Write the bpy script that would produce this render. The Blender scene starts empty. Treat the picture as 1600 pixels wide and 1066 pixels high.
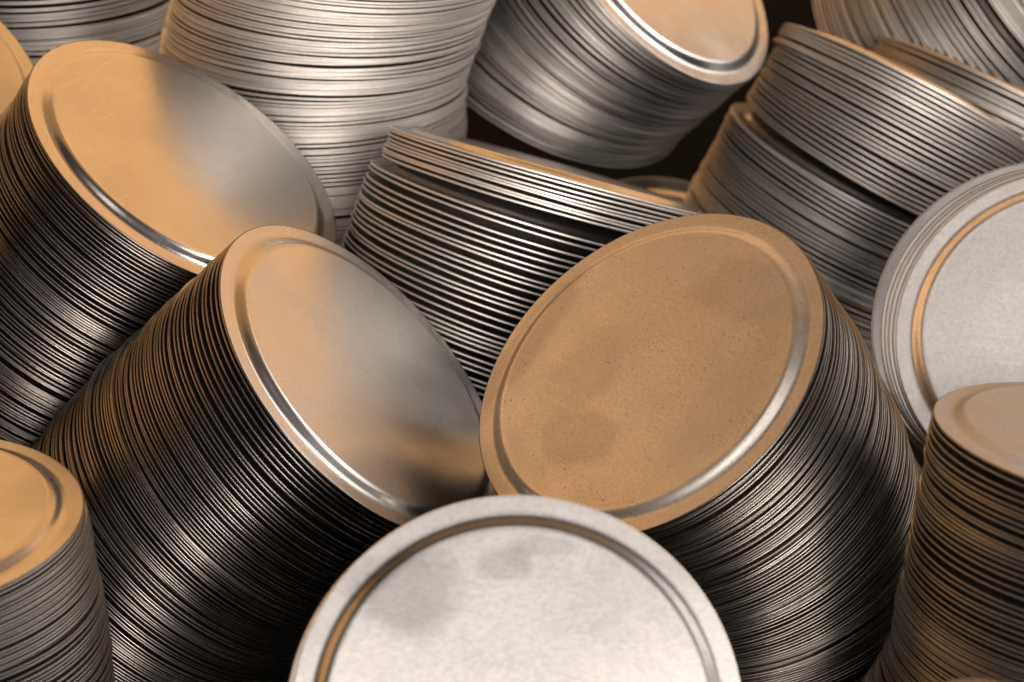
import bpy, math, random
from mathutils import Vector, Matrix, Quaternion

# ------------------------------------------------------------------ camera, world, lamps
scene = bpy.context.scene
CAM = Vector((0.0, -0.74, 0.46))
PITCH = math.radians(22.0)
cam_d = bpy.data.cameras.new('camera')
cam_d.lens = 100.0; cam_d.sensor_width = 36.0
cam_d.clip_start = 0.01; cam_d.clip_end = 50.0
cam_d.dof.use_dof = True; cam_d.dof.focus_distance = 0.745; cam_d.dof.aperture_fstop = 18.0
cam = bpy.data.objects.new('camera', cam_d)
cam.location = CAM; cam.rotation_euler = (math.radians(90) - PITCH, 0, 0)
scene.collection.objects.link(cam); scene.camera = cam

world = bpy.data.worlds.new('World'); scene.world = world; world.use_nodes = True
bg = world.node_tree.nodes['Background']
bg.inputs['Color'].default_value = (0.030, 0.024, 0.020, 1); bg.inputs['Strength'].default_value = 1.0

def area(name, loc, target, sx, sy, power, color, spread=math.pi):
    l = bpy.data.lights.new(name, 'AREA'); l.shape = 'RECTANGLE'; l.size = sx; l.size_y = sy
    l.energy = power; l.color = color; l.spread = spread
    o = bpy.data.objects.new(name, l); o.location = loc
    o.rotation_euler = (Vector(target) - Vector(loc)).to_track_quat('-Z', 'Y').to_euler()
    scene.collection.objects.link(o); return o
WARM = (1.0, 0.51, 0.185)
area('warm_back_lamp', (0.1, 2.6, 1.7), (0.0, 0, .15), 5.1, 2.4, 45, WARM)
area('white_back_lamp', (2.9, 1.35, 1.2), (0, 0.1, .2), 1.0, 1.5, 5, (1.0, 0.91, 0.83))
area('warm_left_lamp', (-2.4, 0.5, 1.3), (0, 0, .15), 2.6, 1.8, 27, WARM)
area('warm_top_lamp', (0.1, 1.1, 2.5), (0, 0, .15), 3.0, 1.5, 6.5, WARM)
area('white_key_lamp', (0.6, -2.3, 0.86), (0, 0.2, .2), 1.8, 0.9, 135, (1.0, 0.91, 0.84))
area('white_top_lamp', (0.0, -1.15, 2.0), (0, 0, .15), 1.0, 0.8, 5.6, (1.0, 0.91, 0.85))
area('white_right_lamp', (2.4, 0.45, 1.6), (0, 0.1, .2), 2.5, 1.1, 38, (1.0, 0.92, 0.86))

scene.view_settings.view_transform = 'Standard'; scene.view_settings.look = 'None'
scene.view_settings.exposure = 0.0; scene.view_settings.gamma = 1.0
scene.render.engine = 'CYCLES'
scene.cycles.use_denoising = True
scene.cycles.max_bounces = 5; scene.cycles.glossy_bounces = 5
scene.cycles.use_adaptive_sampling = True; scene.cycles.adaptive_threshold = .03

# ------------------------------------------------------------------ materials
def metal(name, base=(.60, .585, .57), rough=.27, rvar=.08, grain=0.0, speck=0.0, brush=0.0,
          dust=0.0, bump=.15, stain=0.0, seedoff=0.0, blots=(), dustcol=(.42, .36, .29), wave=True, scratch=0.0):
    m = bpy.data.materials.new(name); m.use_nodes = True
    nt = m.node_tree; N = nt.nodes; Lk = nt.links
    b = N['Principled BSDF']; b.inputs['Metallic'].default_value = 1.0
    tc = N.new('ShaderNodeTexCoord'); oi = N.new('ShaderNodeObjectInfo')
    add = N.new('ShaderNodeVectorMath'); add.operation = 'ADD'
    Lk.new(tc.outputs['Object'], add.inputs[0])
    comb = N.new('ShaderNodeCombineXYZ'); comb.inputs[0].default_value = seedoff
    gi = N.new('ShaderNodeNewGeometry'); rsum = N.new('ShaderNodeMath'); rsum.operation = 'ADD'
    Lk.new(oi.outputs['Random'], rsum.inputs[0]); Lk.new(gi.outputs['Random Per Island'], rsum.inputs[1])
    rfr = N.new('ShaderNodeMath'); rfr.operation = 'FRACT'; Lk.new(rsum.outputs[0], rfr.inputs[0]); RND = rfr.outputs[0]
    Lk.new(RND, comb.inputs[2]); Lk.new(comb.outputs[0], add.inputs[1])
    V = add.outputs[0]
    def noise(scale, detail=3, rough_=.6, vec=V):
        n = N.new('ShaderNodeTexNoise'); n.inputs['Scale'].default_value = scale
        n.inputs['Detail'].default_value = detail; n.inputs['Roughness'].default_value = rough_
        Lk.new(vec, n.inputs['Vector']); return n.outputs['Fac']
    def ramp(x, lo, hi, a, c):
        r = N.new('ShaderNodeMapRange'); r.inputs[1].default_value = lo; r.inputs[2].default_value = hi
        r.inputs[3].default_value = a; r.inputs[4].default_value = c
        Lk.new(x, r.inputs[0]); return r.outputs[0]
    def math_(op, x, y):
        q = N.new('ShaderNodeMath'); q.operation = op
        for k, s in enumerate((x, y)):
            if isinstance(s, (int, float)): q.inputs[k].default_value = s
            else: Lk.new(s, q.inputs[k])
        return q.outputs[0]
    def mixc(f, c1, c2):
        x = N.new('ShaderNodeMix'); x.data_type = 'RGBA'
        if isinstance(f, (int, float)): x.inputs[0].default_value = f
        else: Lk.new(f, x.inputs[0])
        for k, c in ((6, c1), (7, c2)):
            if isinstance(c, tuple): x.inputs[k].default_value = c + (1,)
            else: Lk.new(c, x.inputs[k])
        return x.outputs[2]
    # colour: broad uneven tone, fine grain, scattered specks
    broad = noise(38, 2)
    dark = tuple(c * .84 for c in base)
    col = mixc(ramp(broad, .35, .68, 0, 1), base, dark)
    col = mixc(math_('MULTIPLY', RND, .5), col, tuple(c * .72 for c in base))
    fine = noise(900, 3, .7)
    if grain: col = mixc(ramp(fine, .42, .62, 0, grain), col, tuple(c * .62 for c in base))
    rgh = math_('ADD', rough, math_('MULTIPLY', math_('SUBTRACT', broad, .5), rvar * 2))
    metv = None
    if stain:
        st = ramp(noise(27, 2, .4), .56, .66, 0, stain)
        col = mixc(st, col, tuple(c * .55 for c in base))
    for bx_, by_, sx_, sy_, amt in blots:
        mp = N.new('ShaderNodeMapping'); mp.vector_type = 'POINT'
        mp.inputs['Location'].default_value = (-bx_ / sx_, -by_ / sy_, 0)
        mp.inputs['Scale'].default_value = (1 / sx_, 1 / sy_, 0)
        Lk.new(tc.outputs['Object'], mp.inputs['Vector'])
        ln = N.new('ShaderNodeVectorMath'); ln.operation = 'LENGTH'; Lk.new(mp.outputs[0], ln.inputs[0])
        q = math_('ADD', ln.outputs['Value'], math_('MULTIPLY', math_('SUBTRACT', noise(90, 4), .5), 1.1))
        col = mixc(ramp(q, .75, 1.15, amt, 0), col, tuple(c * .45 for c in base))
    if dust:
        d = ramp(noise(30, 5), .30, .75, dust * .5, dust)
        col = mixc(d, col, dustcol)
        metv = math_('SUBTRACT', 1.0, math_('MULTIPLY', d, .75))
        rgh = math_('ADD', rgh, math_('MULTIPLY', d, .2))
    if speck:
        v = N.new('ShaderNodeTexVoronoi'); v.inputs['Scale'].default_value = 520; v.inputs['Randomness'].default_value = 1
        Lk.new(V, v.inputs['Vector'])
        sp = math_('MULTIPLY', ramp(v.outputs['Distance'], .07, .13, 1, 0),
                   ramp(noise(60, 3), .46, .62, 0, speck))
        if speck >= 1:
            s2 = math_('MULTIPLY', ramp(noise(1500, 2, .5), .61, .70, 0, .6), ramp(noise(48, 3), .45, .62, .05, 1))
            sp = math_('MAXIMUM', sp, s2)
        col = mixc(sp, col, (.055, .040, .030))
        rgh = math_('ADD', rgh, math_('MULTIPLY', sp, .3))
    if scratch:
        for ang, off in ((.7, 0.0), (2.2, 3.0)):
            mp = N.new('ShaderNodeMapping'); mp.inputs['Rotation'].default_value = (0, 0, ang)
            mp.inputs['Scale'].default_value = (.03, 1, 1); mp.inputs['Location'].default_value = (off, 0, 0)
            Lk.new(V, mp.inputs['Vector'])
            sc_ = math_('MULTIPLY', ramp(noise(900, 1, .5, mp.outputs[0]), .68, .74, 0, scratch), ramp(noise(45, 2), .45, .6, 0, 1))
            rgh = math_('SUBTRACT', rgh, math_('MULTIPLY', sc_, .16))
            col = mixc(sc_, col, tuple(min(1, c * 1.25) for c in base))
        rgh = math_('ADD', rgh, math_('MULTIPLY', math_('SUBTRACT', noise(120, 4, .65), .5), .09))
    Lk.new(col, b.inputs['Base Color'])
    Lk.new(rgh, b.inputs['Roughness'])
    if metv is not None: Lk.new(metv, b.inputs['Metallic'])
    # fine relief
    h = fine
    if brush:
        mp = N.new('ShaderNodeMapping'); mp.inputs['Scale'].default_value = (.04, 1, 1)
        mp.inputs['Rotation'].default_value = (0, 0, brush)
        Lk.new(V, mp.inputs['Vector'])
        h = math_('ADD', h, math_('MULTIPLY', noise(1500, 2, .5, mp.outputs[0]), 1.4))
    bp = N.new('ShaderNodeBump'); bp.inputs['Strength'].default_value = bump; bp.inputs['Distance'].default_value = .00006
    Lk.new(h, bp.inputs['Height'])
    if not wave:
        Lk.new(bp.outputs[0], b.inputs['Normal']); return m
    b2 = N.new('ShaderNodeBump'); b2.inputs['Strength'].default_value = .5; b2.inputs['Distance'].default_value = .00011
    Lk.new(noise(55, 2), b2.inputs['Height']); Lk.new(bp.outputs[0], b2.inputs['Normal'])
    Lk.new(b2.outputs[0], b.inputs['Normal'])
    return m

M_FACE = metal('steel_face', rough=.25, grain=.25, wave=False)
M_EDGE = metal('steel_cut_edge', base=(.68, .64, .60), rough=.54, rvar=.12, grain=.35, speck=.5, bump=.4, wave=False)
M_EDGE_MID = metal('steel_half_shaded_edge', base=(.30, .28, .262), rough=.40, rvar=.15, grain=.4, speck=.6, bump=.4, wave=False)  # edge colour partly darkened, shade painted in for the dimmer stacks
M_EDGE_SHADED = metal('steel_shaded_edge', base=(.20, .18, .162), rough=.30, rvar=.2, grain=.5, speck=.8, bump=.5, wave=False)  # same edge steel, darkened in colour to paint in the shade on stack sides
M_BRUSH = metal('steel_brushed_face', base=(.72, .70, .685), scratch=.22, rough=.22, brush=.25, grain=.15, speck=.15, bump=.2)
M_SMOOTH = metal('steel_smooth_face', base=(.60, .58, .56), rough=.27, grain=.1, speck=.12, bump=.06, seedoff=.3)
M_DUSTY = metal('steel_dusty_face', scratch=.2, base=(.62, .585, .54), rough=.34, grain=.4, speck=1.0, dust=.16, bump=.7, seedoff=.7,
                blots=((-.016, -.010, .010, .016, .3), (-.041, -.006, .007, .024, .5), (-.004, -.024, .012, .009, .35), (.014, .030, .022, .010, .3), (.030, .0, .010, .022, .2)))
M_PALE = metal('steel_mottled_face', scratch=.22, base=(.86, .835, .815), rough=.40, grain=.5, speck=.25, stain=.15, bump=.45, seedoff=1.4)
M_BLOTCHED = metal('steel_blotched_face', scratch=.22, base=(.345, .332, .325), rough=.36, grain=.42, speck=.3, bump=.45, seedoff=1.9,
                  blots=((-.0235, .0285, .0120, .0100, .6), (-.002, .0340, .0065, .0040, .45), (.0065, .0378, .0075, .0025, .35)))  # soft dark ellipses mixed into the base colour at set spots
M_GRIT = metal('steel_gritty_face', scratch=.22, base=(.46, .43, .41), rough=.40, grain=.4, speck=1.0, dust=.75, dustcol=(.34, .32, .305), bump=.4, seedoff=2.1)

# ------------------------------------------------------------------ lid meshes
R = 0.05; T = 0.00072; H = 0.0018
SEG = 192
def profile_top():
    """(radius, height) of the upper face from the middle to the outer edge."""
    p = [(.0004, H), (.012, H), (.028, H), (.0399, H), (.0413, H)]
    r0, r1 = .0419, .0461
    for k in range(0, 11):
        s = k / 10.0
        e = s * s * s * (s * (6 * s - 15) + 10)
        p.append((r0 + (r1 - r0) * s, H * (1 - e)))
    p += [(.0466, 0), (.0483, 0), (.0494, 0)]
    return p
E_OUT = [(.0497, 0), (.04988, -.00004), (.04998, -.00014), (R, -.00022),
         (R, -T + .00022), (.04998, -T + .00014), (.04988, -T + .00004), (.0497, -T), (.0494, -T), (.0483, -T)]

def warp(x, y, z, seed):
    a = seed * 1.7
    w = .00005 * math.sin(70 * x + a) * math.cos(55 * y + 2 * a) + .00004 * math.sin(140 * y - 90 * x + 3 * a)
    w += .00016 * math.cos(2 * math.atan2(y, x) + a) * (math.hypot(x, y) / R) ** 3
    return (x, y, z + w)

def lathe(name, prof, mats, edge_from=None, cap=False, seed=0, seg=SEG):
    vs, fs, mi = [], [], []
    for r, z in prof:
        for k in range(seg):
            t = 2 * math.pi * k / seg
            vs.append(warp(r * math.cos(t), r * math.sin(t), z, seed))
    for j in range(len(prof) - 1):
        for k in range(seg):
            k2 = (k + 1) % seg
            fs.append((j * seg + k, (j + 1) * seg + k, (j + 1) * seg + k2, j * seg + k2))
            mi.append(1 if edge_from is not None and j >= edge_from else 0)
    if cap:
        fs.append(tuple(range(seg))); mi.append(0)
    me = bpy.data.meshes.new(name); me.from_pydata(vs, [], fs); me.update()
    for m in mats: me.materials.append(m)
    me.polygons.foreach_set('material_index', mi)
    me.polygons.foreach_set('use_smooth', [True] * len(fs))
    return me

TOP = profile_top()
UNDER = [(.0466, -T), (.0461, -T), (.0451, -T + .0003), (.0428, H - T - .0001), (.0417, H - T), (.0300, H - T), (.0004, H - T)]
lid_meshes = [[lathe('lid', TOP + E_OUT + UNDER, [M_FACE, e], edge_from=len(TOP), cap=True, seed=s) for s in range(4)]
              for e in (M_EDGE, M_EDGE_SHADED, M_EDGE_MID)]
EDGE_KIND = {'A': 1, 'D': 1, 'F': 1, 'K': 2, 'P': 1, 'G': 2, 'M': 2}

def face_meshes(mat, seed, edge):
    ip = 4        # panel ends on the flat just inside the bead
    ir = len(TOP) - 3
    panel = lathe('panel', TOP[:ip + 1], [mat], cap=True, seed=seed)
    bead = lathe('bead', TOP[ip:ir + 1], [mat], seed=seed)
    rim = lathe('rim', TOP[ir:] + E_OUT + UNDER, [mat, edge], edge_from=len(TOP) - ir, seed=seed)
    return (('rim', rim), ('bead', bead), ('panel', panel))

# ------------------------------------------------------------------ the stacks of lids
# code, centre of the top lid, keys (index, axis xyz, pitch mm, drift xyz mm per lid), count, seed,
# slips (index, shift xyz mm, extra gap mm), jitter mm, share of tightly nested lids
STACKS = [
    ('A', (-0.093, 0.0302, 0.2041), [(0.0, 0.5422, -0.2073, 0.8142, 1.5, 0.0, 0.0, 0.0), (30.0, 0.5308, -0.1961, 0.8245, 1.15, 0.0, 0.0, 0.0), (70.0, 0.4498, -0.151, 0.8803, 1.05, 0.0, 0.0, 0.0)], 86, 1, [], 0.35, 0.2),
    ('D', (-0.039, -0.0445, 0.1686), [(0.0, 0.6917, -0.1932, 0.6958, 1.7, 0.0, 0.0, 0.0), (18.0, 0.6816, -0.1781, 0.7098, 1.25, 0.0, 0.0, 0.0), (30.0, 0.6754, -0.1805, 0.715, 1.05, 0.0, 0.0, 0.0), (85.0, 0.5796, -0.1624, 0.7985, 0.98, 0.0, 0.0, 0.0)], 98, 2, [], 0.35, 0.25),
    ('F', (0.0346, -0.0678, 0.1803), [(0.0, -0.5, -0.4005, 0.7679, 1.15, 0.0, 0.0, 0.0), (30.0, -0.4291, -0.3659, 0.8258, 1.02, 0.0, 0.0, 0.0), (85.0, -0.2006, -0.2202, 0.9546, 0.95, 0.0, 0.0, 0.0)], 95, 3, [], 0.4, 0.25),
    ('L', (0.0013, -0.1916, 0.1488), [(0.0, 0.04, -0.8212, 0.5692, 1.6, 0.0, 0.0, 0.0), (20.0, 0.04, -0.8212, 0.5692, 1.6, 0.0, 0.0, 0.0)], 20, 4, [(1.0, -1.2, -0.3, -0.74, 0.0)], 0.25, 0.15),
    ('M', (-0.154, -0.1176, 0.1612), [(0.0, -0.0398, -0.0261, 0.9989, 1.2, 0.12, 0.0, 0.0), (20.0, -0.02, -0.017, 0.9997, 1.2, 0.1, 0.0, 0.0), (60.0, 0.0, -0.017, 0.9999, 1.3, 0.0, 0.0, 0.0)], 76, 5, [], 0.25, 0.7),
    ('K', (0.1503, -0.1192, 0.1813), [(0.0, 0.147, 0.1, 0.9841, 1.6, 0.0, 0.0, 0.0), (26.0, 0.1002, 0.0555, 0.9934, 1.3, -0.05, 0.0, 0.0), (34.0, 0.0999, 0.0461, 0.9939, 0.8, 0.0, 0.0, 0.0), (54.0, 0.1503, 0.0425, 0.9877, 0.8, 0.0, 0.0, 0.0), (60.0, 0.2017, 0.0259, 0.9791, 1.3, -0.15, 0.0, 0.0), (80.0, 0.2825, -0.0042, 0.9593, 1.4, -0.2, 0.0, 0.0)], 88, 6, [], 0.35, 0.15),
    ('I', (0.1564, -0.0086, 0.1666), [(0.0, -0.2171, -0.7159, 0.6636, 1.8, -1.25, 0.393, 0.974), (4.0, -0.2201, -0.713, 0.6657, 1.8, -1.25, 0.393, 0.974), (5.0, -0.2193, -0.7067, 0.6726, 1.3, 0.0, 0.075, 0.185), (12.0, -0.2388, -0.6721, 0.7009, 1.4, 0.0, 0.0, 0.0)], 14, 7, [(5.0, -2.8, 0.9, 2.23, 1.8)], 0.05, 0),
    ('G', (0.0479, 0.1694, 0.2282), [(0.0, 0.6522, -0.3348, 0.6801, 0.95, 0.0, 0.0, 0.0), (26.0, 0.5604, -0.304, 0.7704, 0.95, -0.1, 0.0, 0.0), (55.0, 0.4206, -0.2406, 0.8748, 0.92, -0.2, 0.0, 0.0)], 58, 8, [], 0.25, 0.35),
    ('C', (-0.0512, 0.1257, 0.2402), [(0.0, 0.1003, 0.0016, 0.995, 1.0, -0.3, 0.464, -0.187), (34.0, 0.0399, 0.0053, 0.9992, 1.0, -0.25, 0.371, -0.15), (50.0, 0.0, -0.0058, 1.0, 1.2, 0.0, 0.0, 0.0), (80.0, 0.0, -0.0058, 1.0, 1.5, 0.0, 0.0, 0.0)], 98, 9, [], 0.35, 0.35),
    ('B', (-0.1658, 0.2186, 0.2166), [(0.0, 0.0, 0.0053, 1.0, 1.7, 0.0, 0.0, 0.0), (60.0, 0.0, 0.0053, 1.0, 1.7, 0.0, 0.0, 0.0)], 66, 10, [], 0.25, 0.3),
    ('E', (0.0118, 0.0653, 0.1894), [(0.0, 0.2711, 0.28, 0.9209, 1.0, 0.0, 0.0, 0.0), (8.0, 0.272, 0.2651, 0.9251, 1.0, 0.0, 0.0, 0.0), (9.0, 0.289, 0.233, 0.9285, 1.6, -0.1, 0.0, 0.0), (45.0, 0.3622, 0.0611, 0.9301, 1.45, 0.0, 0.0, 0.0)], 58, 11, [(9.0, -2.6, -2.62, 0.19, 0.6)], 0.25, 0.15),
    ('H', (0.1366, 0.1913, 0.1756), [(0.0, 0.4629, 0.2789, 0.8414, 1.15, 0.0, 0.0, 0.0), (21.0, 0.4596, 0.0773, 0.8848, 1.3, 0.0, 0.0, 0.0), (22.0, 0.4586, 0.0697, 0.8859, 1.35, 0.0, 0.0, 0.0), (70.0, 0.4176, -0.019, 0.9084, 1.4, 0.0, 0.0, 0.0)], 78, 12, [(6.0, 1.5, 0.0, 0.0, 0.5), (22.0, -4.4, -2.14, -1.29, 0.5)], 0.25, 0.15),
    ('J', (0.1802, 0.2578, 0.1535), [(0.0, 0.4414, 0.2536, 0.8607, 1.5, 0.0, 0.0, 0.0), (12.0, 0.4385, 0.2, 0.8762, 1.5, 0.0, 0.0, 0.0)], 12, 13, [], 0.25, 0.15),
    ('N', (0.2123, 0.2976, 0.1985), [(0.0, 0.7204, -0.2579, 0.6438, 2.0, 0.0, 0.0, 0.0), (40.0, 0.7204, -0.2579, 0.6438, 1.8, 0.0, 0.0, 0.0)], 44, 14, [(14.0, -2.0, -0.75, -1.85, 1.5)], 0.25, 0.15),
    ('O', (-0.1849, 0.0706, 0.2238), [(0.0, 0.4798, -0.2746, 0.8333, 1.6, 0.0, 0.0, 0.0), (40.0, 0.4798, -0.2746, 0.8333, 1.6, 0.0, 0.0, 0.0)], 16, 15, [], 0.25, 0.15),
    ('P', (0.0881, -0.2466, 0.133), [(0.0, -0.8738, -0.3354, 0.3522, 1.6, 0.0, 0.0, 0.0), (10.0, -0.8738, -0.3354, 0.3522, 1.6, 0.0, 0.0, 0.0)], 6, 16, [], 0.25, 0.15),
    ('S', (0.0495, 0.1917, 0.0965), [(0.0, 0.0, -0.7358, 0.6772, 1.7, 0.0, 0.0, 0.0), (40.0, 0.0, -0.7358, 0.6772, 1.7, 0.0, 0.0, 0.0)], 8, 17, [], 0.25, 0.15),
]

def lerp(a, b, t): return a + (b - a) * t
def poses(stack):
    code, top, keys, count, seed, slips, jit, tight = stack
    rnd = random.Random(seed * 77 + 5)
    c = Vector(top); out = []
    slip = {int(s[0]): s for s in slips}
    run = 0; wob = Vector((0, 0, 0)); closed = False
    for i in range(count):
        for a, b in zip(keys, keys[1:]):
            if i <= b[0]: break
        t = min(1, max(0, (i - a[0]) / (b[0] - a[0])))
        k = [lerp(x, y, t) for x, y in zip(a, b)]
        n = Vector(k[1:4]).normalized(); pitch = k[4] * .001; drift = Vector(k[5:8]) * .001
        if run <= 0:
            closed = rnd.random() < tight; run = rnd.randint(2, 6)
        run -= 1
        if i: 
            p = max(T * 1.06, pitch * (rnd.uniform(.62, .75) if closed else rnd.uniform(.8, 1.32)))
            if rnd.random() < .05: p += .0006
            c = c - n * p + drift
        if i in slip:
            s = slip[i]; c = c + Vector(s[1:4]) * .001 - n * s[4] * .001
        wob = wob * .7 + Vector((rnd.gauss(0, 1), rnd.gauss(0, 1), rnd.gauss(0, 1))) * jit * .001 * .55
        off = wob - n * wob.dot(n)
        if rnd.random() < .04: off = off * 2.2
        if i == 0: off = Vector((0, 0, 0))
        tilt = Vector((rnd.gauss(0, 1), rnd.gauss(0, 1), rnd.gauss(0, 1))) * (.0026 if i else 0)
        nn = (n + tilt).normalized()
        out.append((c + off, nn, rnd.uniform(0, 6.283), rnd.randint(0, 3)))
    return out
def matrix(p):
    q = p[1].to_track_quat('Z', 'Y') @ Quaternion((0, 0, 1), p[2])
    return Matrix.Translation(p[0]) @ q.to_matrix().to_4x4() @ Matrix.Scale(1 + (p[3] - 1.5) * .0022, 4)

FACES = {'A': M_BRUSH, 'D': M_SMOOTH, 'F': M_DUSTY, 'L': M_BLOTCHED, 'M': M_SMOOTH, 'K': M_GRIT, 'I': M_PALE, 'G': M_BRUSH}
GROUP = 'steel lids in the leaning stacks'
ABOUT = {
    'A': 'the left stack under the half orange, half grey lid',
    'D': 'the stack leaning left under the shiny orange lid',
    'F': 'the stack under the large dusty tan lid',
    'L': 'the pile under the pale blotched lid',
    'M': 'the upright stack in the bottom left corner',
    'K': 'the stack at bottom right under the gritty lid',
    'I': 'the fanned pile behind the bright right-hand lid',
    'G': 'the leaning stack at top centre',
    'C': 'the tall upright stack left of top centre',
    'B': 'the upright stack in the top left corner',
    'E': 'the tilted centre stack between the orange lids',
    'H': 'the two-part tilted stack at upper right',
    'J': 'the short tilted pile behind the upper right stack',
    'N': 'the steep stack in the top right corner',
}
FIRST = {
    'A': 'shiny lid at left, half orange and half grey, on top of its stack',
    'D': 'shiny orange and grey lid topping the stack that leans left of centre',
    'F': 'large dusty tan lid with dark specks topping the stack right of centre',
    'L': 'pale grey lid with dark blotches facing the camera at bottom centre',
    'M': 'orange lid topping the upright stack in the bottom left corner',
    'K': 'gritty grey-brown lid topping the stack at the bottom right',
    'I': 'bright silvery lid facing the camera at the right edge',
    'G': 'lid with bright ridge topping the leaning stack at top centre',
    'C': 'top lid of the tall upright stack left of top centre',
    'E': 'top lid, seen edge-on, of the tilted stack in the centre',
    'H': 'uppermost lid of the two-part tilted stack at upper right',
    'J': 'top lid of the short tilted pile behind the upper right stack',
    'O': 'lid cut off by the left edge, beside the half orange lid',
    'P': 'tan lid whose rim just peeks in at the bottom right edge',
    'S': 'dim lid in the shadow under the top centre stack',
}
ONES = 'first second third fourth fifth sixth seventh eighth ninth tenth eleventh twelfth thirteenth fourteenth fifteenth sixteenth seventeenth eighteenth nineteenth'.split()
TENS = {20: 'twent', 30: 'thirt', 40: 'fort', 50: 'fift', 60: 'sixt', 70: 'sevent', 80: 'eight'}
def ordinal(k):
    if k < 20: return ONES[k - 1]
    w = TENS[k // 10 * 10]
    return w + 'ieth' if k % 10 == 0 else w + 'y-' + ONES[k % 10 - 1]
# per stack: index of the first lid in view, then the indices of the lids one can pick out (the rest are packed_lids)
SHOWN = {
    'A': (0, [0, 1, 2, 4, 5, 6, 7, 8, 9, 10, 11, 12, 13, 14, 15, 17, 19, 20, 22, 29, 32, 33]),
    'D': (0, [0, 1, 2, 3, 4, 5, 6, 7, 8, 9, 10, 11, 12, 13, 14, 15, 16, 17, 18, 19, 20, 21, 22, 23, 24, 25, 26, 27, 28, 29, 30, 31, 32, 33, 34, 35, 36, 37, 38, 39, 40, 41, 42, 43, 44, 45, 46, 47, 48, 49, 50, 52, 54, 56, 57, 58, 60, 61, 62]),
    'F': (0, [0, 1, 3, 4, 5, 6, 7, 8, 9, 10, 12, 14, 15, 16, 17, 19, 20, 22, 23, 24, 26, 28, 31, 32, 33, 34, 35, 36, 37, 38, 39, 41, 42, 43, 45, 46, 48, 49, 51, 53, 56, 57, 58, 64, 71]),
    'L': (0, [0]),
    'M': (0, [0, 3, 24, 26]),
    'K': (0, [0, 1, 2, 3, 4, 7, 8, 9, 11, 13, 15, 16, 17, 18, 19, 20, 21, 22, 24, 25, 26, 28, 29, 30]),
    'I': (0, [0, 1, 2, 3, 4, 5]),
    'G': (0, [0, 7, 9, 15, 17, 18, 19, 20, 23, 25, 26, 29, 30, 36, 43, 46, 52, 53, 54, 55, 56, 57]),
    'C': (0, [3, 5, 8, 9, 10, 11, 12, 13, 14, 15, 16, 17, 18, 19, 20, 21, 22, 23, 24, 25, 26, 27, 28, 29, 30, 31, 32, 33, 34, 35, 36, 37, 40, 42, 43]),
    'B': (2, [3, 4, 5, 6, 7, 10]),
    'E': (0, [0, 1, 2, 3, 4, 5, 6, 7, 8, 9, 10, 11, 12, 13, 14, 15, 16, 17, 18, 19, 20, 21, 22, 23, 24, 25]),
    'H': (0, [0, 1, 2, 3, 4, 5, 6, 7, 8, 9, 10, 11, 12, 13, 14, 15, 16, 17, 18, 19, 20, 21, 22, 23, 24, 25, 26, 27, 28, 29, 30, 31, 32, 33, 34, 35, 36, 37, 38]),
    'J': (0, [0, 1, 2, 3, 4]),
    'N': (8, [14, 16, 18]),
    'O': (0, [0]),
    'P': (0, [0]),
    'S': (0, [0]),
}
coll = scene.collection
def tag(o, label):
    o['label'] = label; o['category'] = 'lid'; o['group'] = GROUP
rest = []
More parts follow.
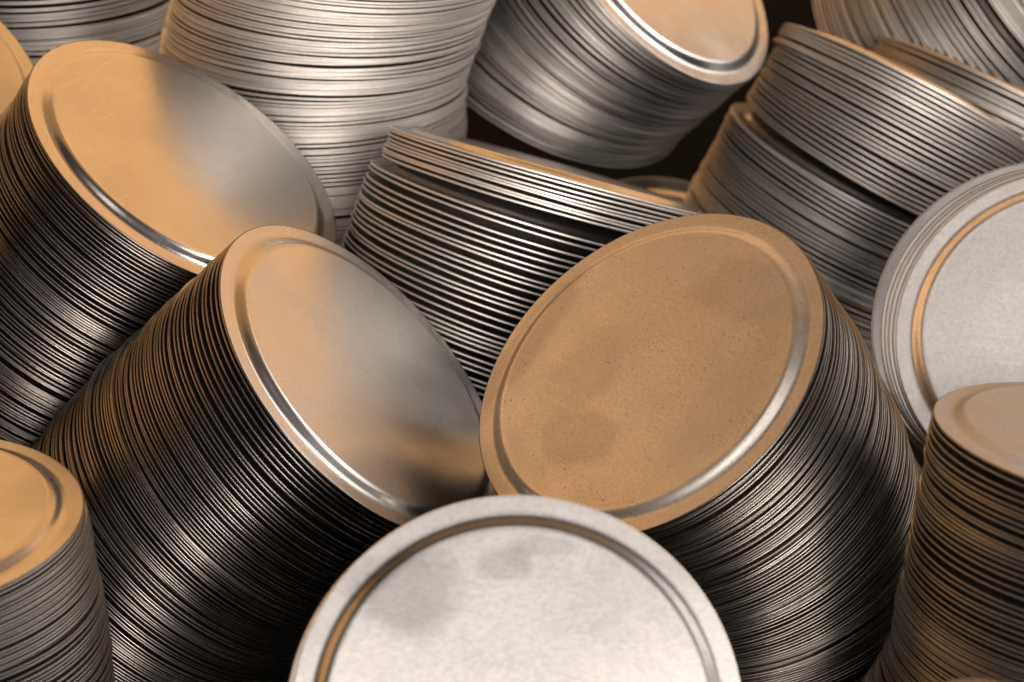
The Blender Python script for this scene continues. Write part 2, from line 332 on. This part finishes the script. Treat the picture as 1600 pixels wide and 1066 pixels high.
for stack in STACKS:
    code = stack[0]; first, picked = SHOWN[code] if SHOWN else (0, range(200))
    kind = EDGE_KIND.get(code, 0); edge = (M_EDGE, M_EDGE_SHADED, M_EDGE_MID)[kind]
    for i, p in enumerate(poses(stack)):
        if i not in picked:
            rest.append((p, kind)); continue
        label = FIRST[code] if i == 0 and code in FIRST else '%s lid from the top of %s' % (ordinal(min(89, i - first + 1)), ABOUT.get(code, 'its stack'))
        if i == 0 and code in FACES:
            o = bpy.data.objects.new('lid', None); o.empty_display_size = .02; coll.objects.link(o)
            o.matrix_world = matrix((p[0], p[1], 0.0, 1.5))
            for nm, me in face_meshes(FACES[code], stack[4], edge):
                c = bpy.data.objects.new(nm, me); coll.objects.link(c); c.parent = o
        else:
            o = bpy.data.objects.new('lid', lid_meshes[kind][p[3]]); coll.objects.link(o)
            o.matrix_world = matrix(p)
        tag(o, label)
        

# the rest of the lids, packed too deep to be picked out one by one
if rest:
    ring = [(.0004, H), (.0413, H), (.0440, H * .5), (.0465, 0), (.0494, 0), (.0498, 0), (R, -.0002), (R, -T + .00018), (.0498, -T), (.0494, -T), (.0450, -T)]
    SG = 128
    base = [(r * math.cos(2 * math.pi * k / SG), r * math.sin(2 * math.pi * k / SG), z) for r, z in ring for k in range(SG)]
    vs, fs, mi = [], [], []
    for p, shade_kind in rest:
        m = matrix(p); b0 = len(vs)
        vs.extend((m @ Vector(v))[:] for v in base)
        for j in range(len(ring) - 1):
            for k in range(SG):
                k2 = (k + 1) % SG
                fs.append((b0 + j * SG + k, b0 + (j + 1) * SG + k, b0 + (j + 1) * SG + k2, b0 + j * SG + k2))
                mi.append(0 if j < 4 else 1 + shade_kind)
    me = bpy.data.meshes.new('packed_lids'); me.from_pydata(vs, [], fs); me.update()
    for m in (M_FACE, M_EDGE, M_EDGE_SHADED, M_EDGE_MID): me.materials.append(m)
    me.polygons.foreach_set('material_index', mi); me.polygons.foreach_set('use_smooth', [True] * len(fs))
    o = bpy.data.objects.new('packed_lids', me); coll.objects.link(o); o['kind'] = 'stuff'
    o['label'] = 'mass of further steel lids packed in the depths of the stacks'; o['category'] = 'lids'

# ------------------------------------------------------------------ floor
mf = bpy.data.materials.new('dark_floor'); mf.use_nodes = True
mf.node_tree.nodes['Principled BSDF'].inputs['Base Color'].default_value = (.002, .0019, .0018, 1)
mf.node_tree.nodes['Principled BSDF'].inputs['Roughness'].default_value = 1.0
mf.node_tree.nodes['Principled BSDF'].inputs['Specular IOR Level'].default_value = 0.05
me = bpy.data.meshes.new('floor'); s = 1.2
me.from_pydata([(-s, -s, 0), (s, -s, 0), (s, s, 0), (-s, s, 0)], [], [(0, 1, 2, 3)]); me.materials.append(mf)
fo = bpy.data.objects.new('floor', me); fo['kind'] = 'structure'; coll.objects.link(fo)
